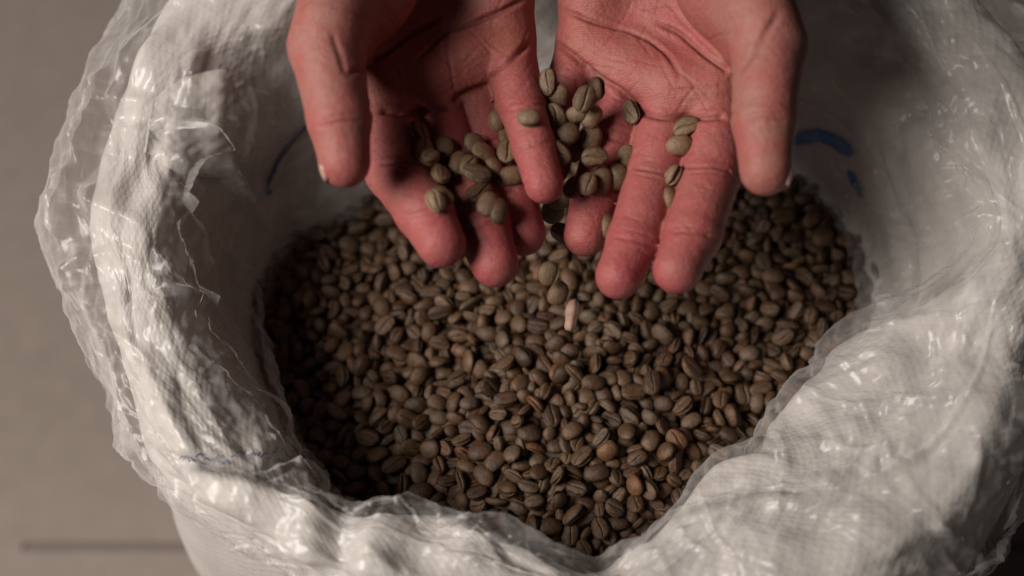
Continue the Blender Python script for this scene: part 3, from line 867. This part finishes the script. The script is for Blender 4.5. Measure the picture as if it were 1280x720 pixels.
def build_hand(H, label, thumb_twist):
    V, F = surface_nets(lambda X: H.eval(X, False), H.lo, H.hi, 2.2)
    for it in range(2):
        V, F = subdivide(V, F)
        V = V - vertex_normals(V, F) * H.eval(V, False)[:, None] * 0.95
    n = vertex_normals(V, F)
    V = V - n * H.eval(V, False)[:, None] * 0.8
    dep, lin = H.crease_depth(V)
    V = V - n * dep[:, None]
    tips = [pts[-1] for pts, _ in H.f.values()] + [H.thumb[0][-1]]
    pips = [pts[1] for pts, _ in H.f.values()]; mcps = [pts[0] for pts, _ in H.f.values()]
    red = np.full(len(V), 0.14)
    fd = None
    for pts, rad in H.f.values():
        e = H.finger(V, pts, rad); fd = e if fd is None else np.minimum(fd, e)
    red += 0.42 * np.exp(-np.maximum(fd, 0) / 8)
    for t in tips: red += 0.28 * np.exp(-(np.linalg.norm(V - t, axis=1) / 16) ** 2)
    cal = np.zeros(len(V))
    for a, b in zip(mcps, pips):
        q = a + (b - a) * 0.22 - CF * 11
        cal = np.maximum(cal, np.exp(-(np.linalg.norm(V - q, axis=1) / 9) ** 2))
    red += 0.3 * np.exp(-(np.linalg.norm(V - (np.mean(mcps, 0) - CF * 10), axis=1) / 32) ** 2)
    base = H.arm[-1][1]
    me = mesh_np('hand', V - base, F)
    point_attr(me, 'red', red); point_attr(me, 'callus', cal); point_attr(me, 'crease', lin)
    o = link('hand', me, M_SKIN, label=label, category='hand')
    o.location = base * MM
    for pts, rad in list(H.f.values()) + [H.thumb]:
        th = pts is H.thumb[0]
        v, f = nail_mesh(pts[-2], pts[-1], rad[-1], H.palmar(pts[-2], pts[-1]), thumb_twist if th else 0.0, 0.7 if th else 0.2)
        me = mesh_np('fingernail', np.array(v) - base, f)
        c = link('fingernail', me, M_NAIL, o)
        s = c.modifiers.new('thickness', 'SOLIDIFY'); s.thickness = 0.0006; s.offset = -1
    return o
build_hand(HL, 'cupped bare hand whose little finger carries a lone bean, palm in shade', -1.25)
build_hand(HR, 'cupped bare hand with a reddish lit palm and calloused finger bases', 1.25)

# ------------------------------------------------------------------ coffee beans
def bean_mesh(seed, M=15, name='coffee_bean'):
    r = np.random.default_rng(seed)
    Lx, Wy, Ht, Hb = 4.6 * r.uniform(0.9, 1.1), 3.8 * r.uniform(0.9, 1.1), 3.2 * r.uniform(0.9, 1.12), 1.25
    bend = r.uniform(-0.1, 0.1); sc = r.uniform(0.08, 0.2) * r.choice([-1, 1]); gw = r.uniform(0.045, 0.07); gd = r.uniform(0.8, 1.3)
    if seed % 8 == 6: Lx, Wy, Ht, Hb, gd = 4.2, 3.3, 3.0, 2.3, 0.7        # a round peaberry
    if seed % 8 == 3: Lx, Ht, Hb, bend = 5.0, 2.3, 0.9, 0.16            # a thin bent one
    top = [math.pi * (k + 0.5) / 9 for k in range(9)]
    ys = [-0.9, -0.66, -0.36, -0.17, -0.085, -0.02, 0.02, 0.085, 0.17, 0.36, 0.66, 0.9]
    V, S = [], []
    xs = -np.cos(np.linspace(0.16, math.pi - 0.16, M))
    for x in xs:
        w = (1 - abs(x) ** 2.5) ** 0.5
        hgt = (1 - abs(x) ** 2.3) ** 0.55
        g0 = sc * math.sin(x * 2.4) / max(w, 0.35)
        fade = min(1.0, (1 - abs(x)) * 5)
        for a in top:
            V.append((Lx * x, Wy * (w * math.cos(a) + bend * (1 - x * x)), Ht * hgt * math.sin(a) ** 0.9)); S.append(0)
        for y in ys:
            q = -y                                   # continue the loop round the flat side
            yy = q + (g0 if abs(y) < 0.4 else g0 * 0.3 * (abs(y) < 0.7))
            flat = -Hb * hgt * (1 - abs(q) ** 3.0 * 0.75)
            lip = -0.08 * math.exp(-((abs(y) - 0.085) / 0.08) ** 2) * fade
            groove = gd * math.exp(-(y / gw) ** 2) * fade
            V.append((Lx * x, Wy * (w * yy + bend * (1 - x * x)), flat * 1.0 + lip + groove * hgt))
            S.append((abs(abs(y) - 0.085) < 0.01) * fade)
    n = len(top) + len(ys)
    V = np.array(V); V += r.normal(0, 0.05, V.shape) * np.array([0.6, 1, 1]); 
    F = []
    for i in range(M - 1):
        for k in range(n):
            F.append((i * n + k, i * n + (k + 1) % n, (i + 1) * n + (k + 1) % n, (i + 1) * n + k))
    a0 = len(V); V = np.vstack([V, [(-Lx * 1.0, 0, Ht * 0.12), (Lx * 1.0, 0, Ht * 0.12)]]); S += [0, 0]
    for k in range(n):
        F.append((a0, (k + 1) % n, k, k)); F.append((a0 + 1, (M - 1) * n + k, (M - 1) * n + (k + 1) % n, (M - 1) * n + (k + 1) % n))
    F = np.array(F)
    q = F[F[:, 2] != F[:, 3]]; t = F[F[:, 2] == F[:, 3]][:, :3]
    tri = np.concatenate([q[:, [0, 1, 2]], q[:, [0, 2, 3]], t])[:, ::-1]
    V[:, 2] -= 0.9
    return V, tri, np.array(S)
VAR_HI = [bean_mesh(100 + s, 17) for s in range(8)]
VAR_LO = [bean_mesh(100 + s, 10) for s in range(8)]
BEAN_ME = []
for s, (v, f, se) in enumerate(VAR_HI):
    me = mesh_np('coffee_bean', v, f); point_attr(me, 'seam', se); me.materials.append(M_BEAN); BEAN_ME.append(me)
AX = np.array([4.75, 3.8, 2.25])

def quat_mats(n, flat_bias, r):
    """random rotations; the bean's short axis leans by a random tilt from up, half of them crease up"""
    az = r.uniform(0, 2 * np.pi, n); tilt = np.abs(r.normal(0, flat_bias, n)); dirn = r.uniform(0, 2 * np.pi, n)
    flip = r.random(n) < 0.45
    R = np.empty((n, 3, 3))
    for k in range(n):
        zt = np.array([math.sin(tilt[k]) * math.cos(dirn[k]), math.sin(tilt[k]) * math.sin(dirn[k]), math.cos(tilt[k])])
        if flip[k]: zt = -zt
        x = np.array([math.cos(az[k]), math.sin(az[k]), 0]); x -= zt * (x @ zt); x /= np.linalg.norm(x)
        R[k] = np.stack([x, np.cross(zt, x), zt], 1)
    return R

def pile_height(x, y):
    h = 17 * np.exp(-(((x - 24) / 58) ** 2 + ((y + 22) / 50) ** 2)) + 5 * np.exp(-(((x - 18) / 16) ** 2 + ((y - 28) / 18) ** 2))
    h -= 3 * np.clip((-x - 25) / 70, 0, 1)
    return h - 4
def wall_radius(x, y):
    th = np.degrees(np.arctan2(y - CEN[1], x - CEN[0]))
    return periodic(th, 1)
def pack_pile():
    r = np.random.default_rng(5)
    # three loose layers over the heap's surface
    pts = []
    for layer in range(3):
        sp = 6.8
        gx, gy = np.meshgrid(np.arange(-135, 180, sp), np.arange(-105, 165, sp * 0.9))
        gx = gx + (np.arange(gx.shape[0]) % 2)[:, None] * sp / 2
        x = (gx + r.uniform(-2.4, 2.4, gx.shape)).ravel(); y = (gy + r.uniform(-2.4, 2.4, gx.shape)).ravel()
        rad = np.hypot(x - CEN[0], y - CEN[1]); ok = rad < wall_radius(x, y) + 1
        x, y = x[ok], y[ok]
        pts.append(np.stack([x, y, pile_height(x, y) - 12 + layer * 5.2 + r.uniform(-1.5, 1.5, len(x))], 1))
    X = np.concatenate(pts); n = len(X)
    R = quat_mats(n, 1.0, r)
    size = np.clip(r.normal(0.88, 0.11, n), 0.62, 1.14)
    A = R * (AX * size[:, None])[:, None, :]            # columns = scaled axes
    for it in range(90):
        if it % 6 == 0:
            cell = 10.5
            key = np.floor(X / cell).astype(int); key -= key.min(0)
            dims = key.max(0) + 3
            code = ((key[:, 0] + 1) * dims[1] + key[:, 1] + 1) * dims[2] + key[:, 2] + 1
            order = np.argsort(code); cs = code[order]
            I, J = [], []
            for dx in (-1, 0, 1):
                for dy in (-1, 0, 1):
                    for dz in (-1, 0, 1):
                        tgt = code + (dx * dims[1] + dy) * dims[2] + dz
                        lo = np.searchsorted(cs, tgt, 'left'); hi = np.searchsorted(cs, tgt, 'right')
                        for s in range(int((hi - lo).max()) if n else 0):
                            m = lo + s < hi
                            i = np.nonzero(m)[0]; j = order[(lo + s)[m]]
                            kk = i < j; I.append(i[kk]); J.append(j[kk])
            I = np.concatenate(I); J = np.concatenate(J)
        d = X[J] - X[I]; dist = np.linalg.norm(d, axis=1) + 1e-6; u = d / dist[:, None]
        ri = np.linalg.norm(np.einsum('nij,ni->nj', A[I], u), axis=1); rj = np.linalg.norm(np.einsum('nij,ni->nj', A[J], u), axis=1)
        pen = np.clip(0.95 * (ri + rj) - dist, 0, 3)
        mv = u * (pen * 0.32)[:, None]
        D = np.zeros_like(X); np.add.at(D, J, mv); np.add.at(D, I, -mv)
        X += np.clip(D, -2, 2)
        X[:, 2] -= 0.22
        fl = pile_height(X[:, 0], X[:, 1]) - 14
        X[:, 2] = np.maximum(X[:, 2], fl)
        top = pile_height(X[:, 0], X[:, 1]) + 5
        X[:, 2] = np.minimum(X[:, 2], top)
        rel = X[:, :2] - CEN; rad = np.hypot(rel[:, 0], rel[:, 1]); wr = wall_radius(X[:, 0], X[:, 1]) - 1
        over = rad > wr
        X[over, :2] = CEN + rel[over] * (wr[over] / rad[over])[:, None]
    return X, R, size
PX, PR, PS = pack_pile()
PV = np.random.default_rng(3).integers(0, 8, len(PX))

# beans held in or falling from the hands: px, py, in-picture angle of the long axis, crease towards viewer?, extra height off the skin
HELD_L = [(521,170,100,1,0),(525,192,70,1,0),(534,207,60,1,1),(546,223,60,1,0),(555,189,95,0,0),(588,182,2,0,1),(572,207,70,0,0),(596,199,-8,0,3),
          (608,216,-40,0,2.5),(592,225,-5,1,1.5),(584,212,65,1,0),(620,153,95,0,0),(633,172,80,0,-1),(634,194,75,1,0),(638,220,10,0,0),
          (597,241,35,1,-1.5),(608,257,55,0,0),(621,265,70,0,0),(543,255,-65,1,0),(553,248,-60,1,-1)]
HELD_R = [(749,111,78,0,0),(783,199,80,0,1),(798,142,-50,1,1.5),(858,163,30,1,1),(849,182,5,0,0),(848,224,75,1,0),(837,249,100,0,-1),(769,222,80,0,1),(760,283,80,0,-1)]
# px, py, depth, angle, crease
LOOSE = [(685,103,506,85,1),(699,122,507,80,0),(694,146,505,-60,1),(730,124,498,65,1),(722,142,503,20,0),(740,146,504,60,0),(708,168,500,40,0),(738,172,506,75,0),
         (698,190,497,-45,1),(713,186,508,-60,0),(743,197,499,10,1),(752,226,502,85,0),(735,231,498,80,1),(716,235,503,60,1),(699,247,520,30,0),(691,264,524,75,0),
         (704,292,530,-30,1),(686,342,548,70,0),(697,366,556,60,0)]
def frame(view_angle_deg, normal, crease):
    """rotation with the long axis drawn at this angle in the picture and the bean lying on a surface with this normal"""
    a = math.radians(view_angle_deg)
    x = CR * math.cos(a) + CU * math.sin(a)
    x = x - normal * (x @ normal); x /= np.linalg.norm(x)
    z = -normal if crease else normal
    return np.stack([x, np.cross(z, x), z], 1)
from mathutils import Matrix
def place_bean(k, pos, R, size, label, group, tone=None, pale=0.0):
    o = bpy.data.objects.new('coffee_bean', BEAN_ME[k % 8]); SC.collection.objects.link(o)
    Mx = Matrix.Identity(4)
    for i in range(3):
        for j in range(3): Mx[i][j] = R[i, j] * size
        Mx[i][3] = pos[i] * MM
    o.matrix_world = Mx
    o.color = (rb.random() if tone is None else tone, pale, 0, 1)
    o['label'] = label; o['category'] = 'coffee bean'; o['group'] = group
    return o
rb = np.random.default_rng(12)
def jitter(n): 
    v = n + rb.normal(0, 0.16, 3); return v / np.linalg.norm(v)
n_held = 0
def pose_word(cr): return 'seam side up' if cr else 'rounded back up'
def held(H, lst, label, group):
    global n_held
    for px, py, ang, cr, up in lst:
        p = H.trace(px, py)
        if p is None: p = at_depth(px, py, 505); nn = -CF
        else: nn = H.normal(p)
        nn = jitter(nn * 0.75 - CF * 0.25)
        place_bean(n_held, p + nn * (1.9 + up), frame(ang, nn, cr), rb.uniform(0.96, 1.06), label.replace('lying', 'lying ' + pose_word(cr)), group + ', ' + pose_word(cr), rb.uniform(0.1, 0.95), rb.uniform(0.02, 0.34)); n_held += 1
held(HL, HELD_L, 'tan coffee bean lying on the fingers of the shaded hand', 'beans held in the shaded hand')
p = HL.trace(662, 150); nn = HL.normal(p)
place_bean(2, p + nn * 2.2, frame(5, nn, 0), 1.02, 'lone coffee bean stuck on the little finger of the shaded hand', 'bean stuck on the little finger', 0.8, 0.2); n_held += 1
held(HR, HELD_R, 'tan coffee bean lying on or between the fingers of the lit hand', 'beans held in the lit hand')
for px, py, d, ang, cr in LOOSE:
    nn = jitter(-CF)
    place_bean(n_held, at_depth(px, py, d), frame(ang, nn, cr), rb.uniform(0.95, 1.05), f'coffee bean pouring down between the two hands, {"seam" if cr else "rounded back"} facing out', 'beans falling between the hands, ' + pose_word(cr), rb.uniform(0.1, 0.95), rb.uniform(0.02, 0.26)); n_held += 1

# thin curled sheet standing in for one bean blurred in its fall
M_STREAK = mat_plain('pale_falling_bean', (0.40, 0.255, 0.19), 0.55, 700, 0.6, 0.4)
fv = []
for i in range(15):
    a = i / 14 - 0.5
    for j in range(9):
        b = j / 8 - 0.5
        w = 3.3 * math.sqrt(max(0.02, 1 - (2 * a) ** 4)) * (1 + 0.12 * math.sin(9 * a))
        ang = b * 1.7
        fv.append(at_depth(715, 394, 548) + (CU * 0.98 + CR * 0.14) * (a * 12.5) + CR * (w * math.sin(ang)) - CF * (w * math.cos(ang) - 1.2 * abs(b) ** 0.3 + 0.6 * math.sin(5 * a)))
fl = np.array(fv); flo = fl.mean(0)
flake = link('bean_streak', mesh_np('bean_streak', fl - flo, grid_faces(15, 9)), M_STREAK, label='pale curled sheet standing in for a coffee bean falling below the fingertips', category='chaff flake')
flake.location = flo * MM
fm = flake.modifiers.new('thickness', 'SOLIDIFY'); fm.thickness = 0.0003

# the beans of the heap that show largest, by a small depth buffer
def visible_rank():
    s = 0.5; W, Hh = int(1280 * s), int(720 * s)
    zb = np.full((Hh, W), 1e9); ib = -np.ones((Hh, W), int)
    # occluders: liner surface and hands
    qx, qy, qd = project(LINER_Q.reshape(-1, 3))
    def splat(x, y, d):
        xi = (x * s).astype(int); yi = (y * s).astype(int)
        ok = (xi >= 0) & (xi < W) & (yi >= 0) & (yi < Hh)
        np.minimum.at(zb, (yi[ok], xi[ok]), d[ok])
    rel = LINER_Q.reshape(-1, 3); keep = rel[:, 2] > 12
    splat(qx[keep], qy[keep], qd[keep])
    for H in (HL, HR):
        for pts, rad in list(H.f.values()) + [H.thumb]:
            for a, b, ra, rbb in zip(pts[:-1], pts[1:], rad[:-1], rad[1:]):
                for t in np.linspace(0, 1, 14):
                    c = a + (b - a) * t; x, y, d = project(c); rr = (ra + (rbb - ra) * t) * FPX / d * s
                    x0, x1, y0, y1 = int(x*s-rr), int(x*s+rr)+1, int(y*s-rr), int(y*s+rr)+1
                    for yy in range(max(y0, 0), min(y1, Hh)):
                        for xx in range(max(x0, 0), min(x1, W)):
                            if (xx - x*s) ** 2 + (yy - y*s) ** 2 < rr * rr: zb[yy, xx] = min(zb[yy, xx], d)
    X, Y, D = project(PX)
    rr = 3.9 * FPX / D * s
    order = np.argsort(D)
    for k in order[::-1]:
        x, y, r = X[k] * s, Y[k] * s, rr[k]
        x0, x1, y0, y1 = max(int(x - r), 0), min(int(x + r) + 1, W), max(int(y - r), 0), min(int(y + r) + 1, Hh)
        if x1 <= x0 or y1 <= y0: continue
        yy, xx = np.mgrid[y0:y1, x0:x1]
        m = ((xx - x) ** 2 + (yy - y) ** 2 < r * r) & (zb[y0:y1, x0:x1] > D[k] - 3)
        ib[y0:y1, x0:x1][m] = k; zb[y0:y1, x0:x1][m] = np.minimum(zb[y0:y1, x0:x1][m], D[k])
    cnt = np.bincount(ib[ib >= 0], minlength=len(PX))
    return cnt
CNT = visible_rank()
N_IND = 300 - n_held
best = set(np.argsort(-CNT)[:N_IND].tolist())
def heap_label(k, tone):
    view = PR[k][:, 2] @ CF                               # crease side faces -z of the bean
    pose = 'seam side up' if view > 0.5 else 'rounded back up' if view < -0.5 else 'tipped on its edge'
    colour = 'dark brown' if tone < 0.22 else 'orange-brown' if tone > 0.95 else 'grey-brown' if tone > 0.75 else 'mid brown'
    x, y = PX[k, 0], PX[k, 1]
    rim = wall_radius(x, y) - math.hypot(x - CEN[0], y - CEN[1])
    u, w, _ = project(PX[k])
    where = 'against the liner' if rim < 16 else 'below the fingertips' if (y > 18 and -45 < x < 75) else 'on the open face of the heap'
    if where != 'against the liner' and x < -38: where = 'in the shade of the rolled mouth'
    return f'{colour} coffee bean lying {pose} {where}'
def tone_of(k): return float((k * 0.6180339887) % 1.0)
for k in sorted(best):
    lab = heap_label(k, tone_of(k))
    place_bean(int(PV[k]), PX[k], PR[k], float(PS[k]), lab, lab.replace(' coffee bean lying', ' beans lying'), tone_of(k))
Vs, Fs, Ss, Ts = [], [], [], []; base = 0
for k in range(len(PX)):
    if k in best or PX[k, 2] < pile_height(PX[k, 0], PX[k, 1]) - 13.5: continue
    v, f, se = VAR_LO[PV[k]]
    Vs.append((v * PS[k]) @ PR[k].T + PX[k]); Fs.append(f + base); Ss.append(se); Ts.append(np.full(len(v), rng.random())); base += len(v)
gx, gy = np.meshgrid(np.linspace(-150, 195, 60), np.linspace(-120, 180, 55), indexing='ij')
inside_r = np.hypot(gx - CEN[0], gy - CEN[1]); lim = wall_radius(gx, gy) - 1
sc = np.minimum(1, lim / np.maximum(inside_r, 1e-6)); gx = CEN[0] + (gx - CEN[0]) * sc; gy = CEN[1] + (gy - CEN[1]) * sc
me = mesh_np('bean_heap', np.concatenate(Vs), np.concatenate(Fs))
point_attr(me, 'seam', np.concatenate(Ss)); point_attr(me, 'tone', np.concatenate(Ts))
heap = link('bean_heap', me, M_PILE, label='heap of brown green-coffee beans filling the sack', category='coffee beans', kind='stuff')
bed = mesh_np('heap_gap_shade', np.stack([gx, gy, pile_height(gx, gy) - 11], -1).reshape(-1, 3), grid_faces(60, 55)[:, ::-1])  # dark sheet below the beans; shade of the gaps put into its colour
link('heap_gap_shade', bed, M_DEEP, heap, kind='stuff')
print('beans', len(PX), 'held', n_held, 'tris', sum(len(m.polygons) for m in bpy.data.meshes))
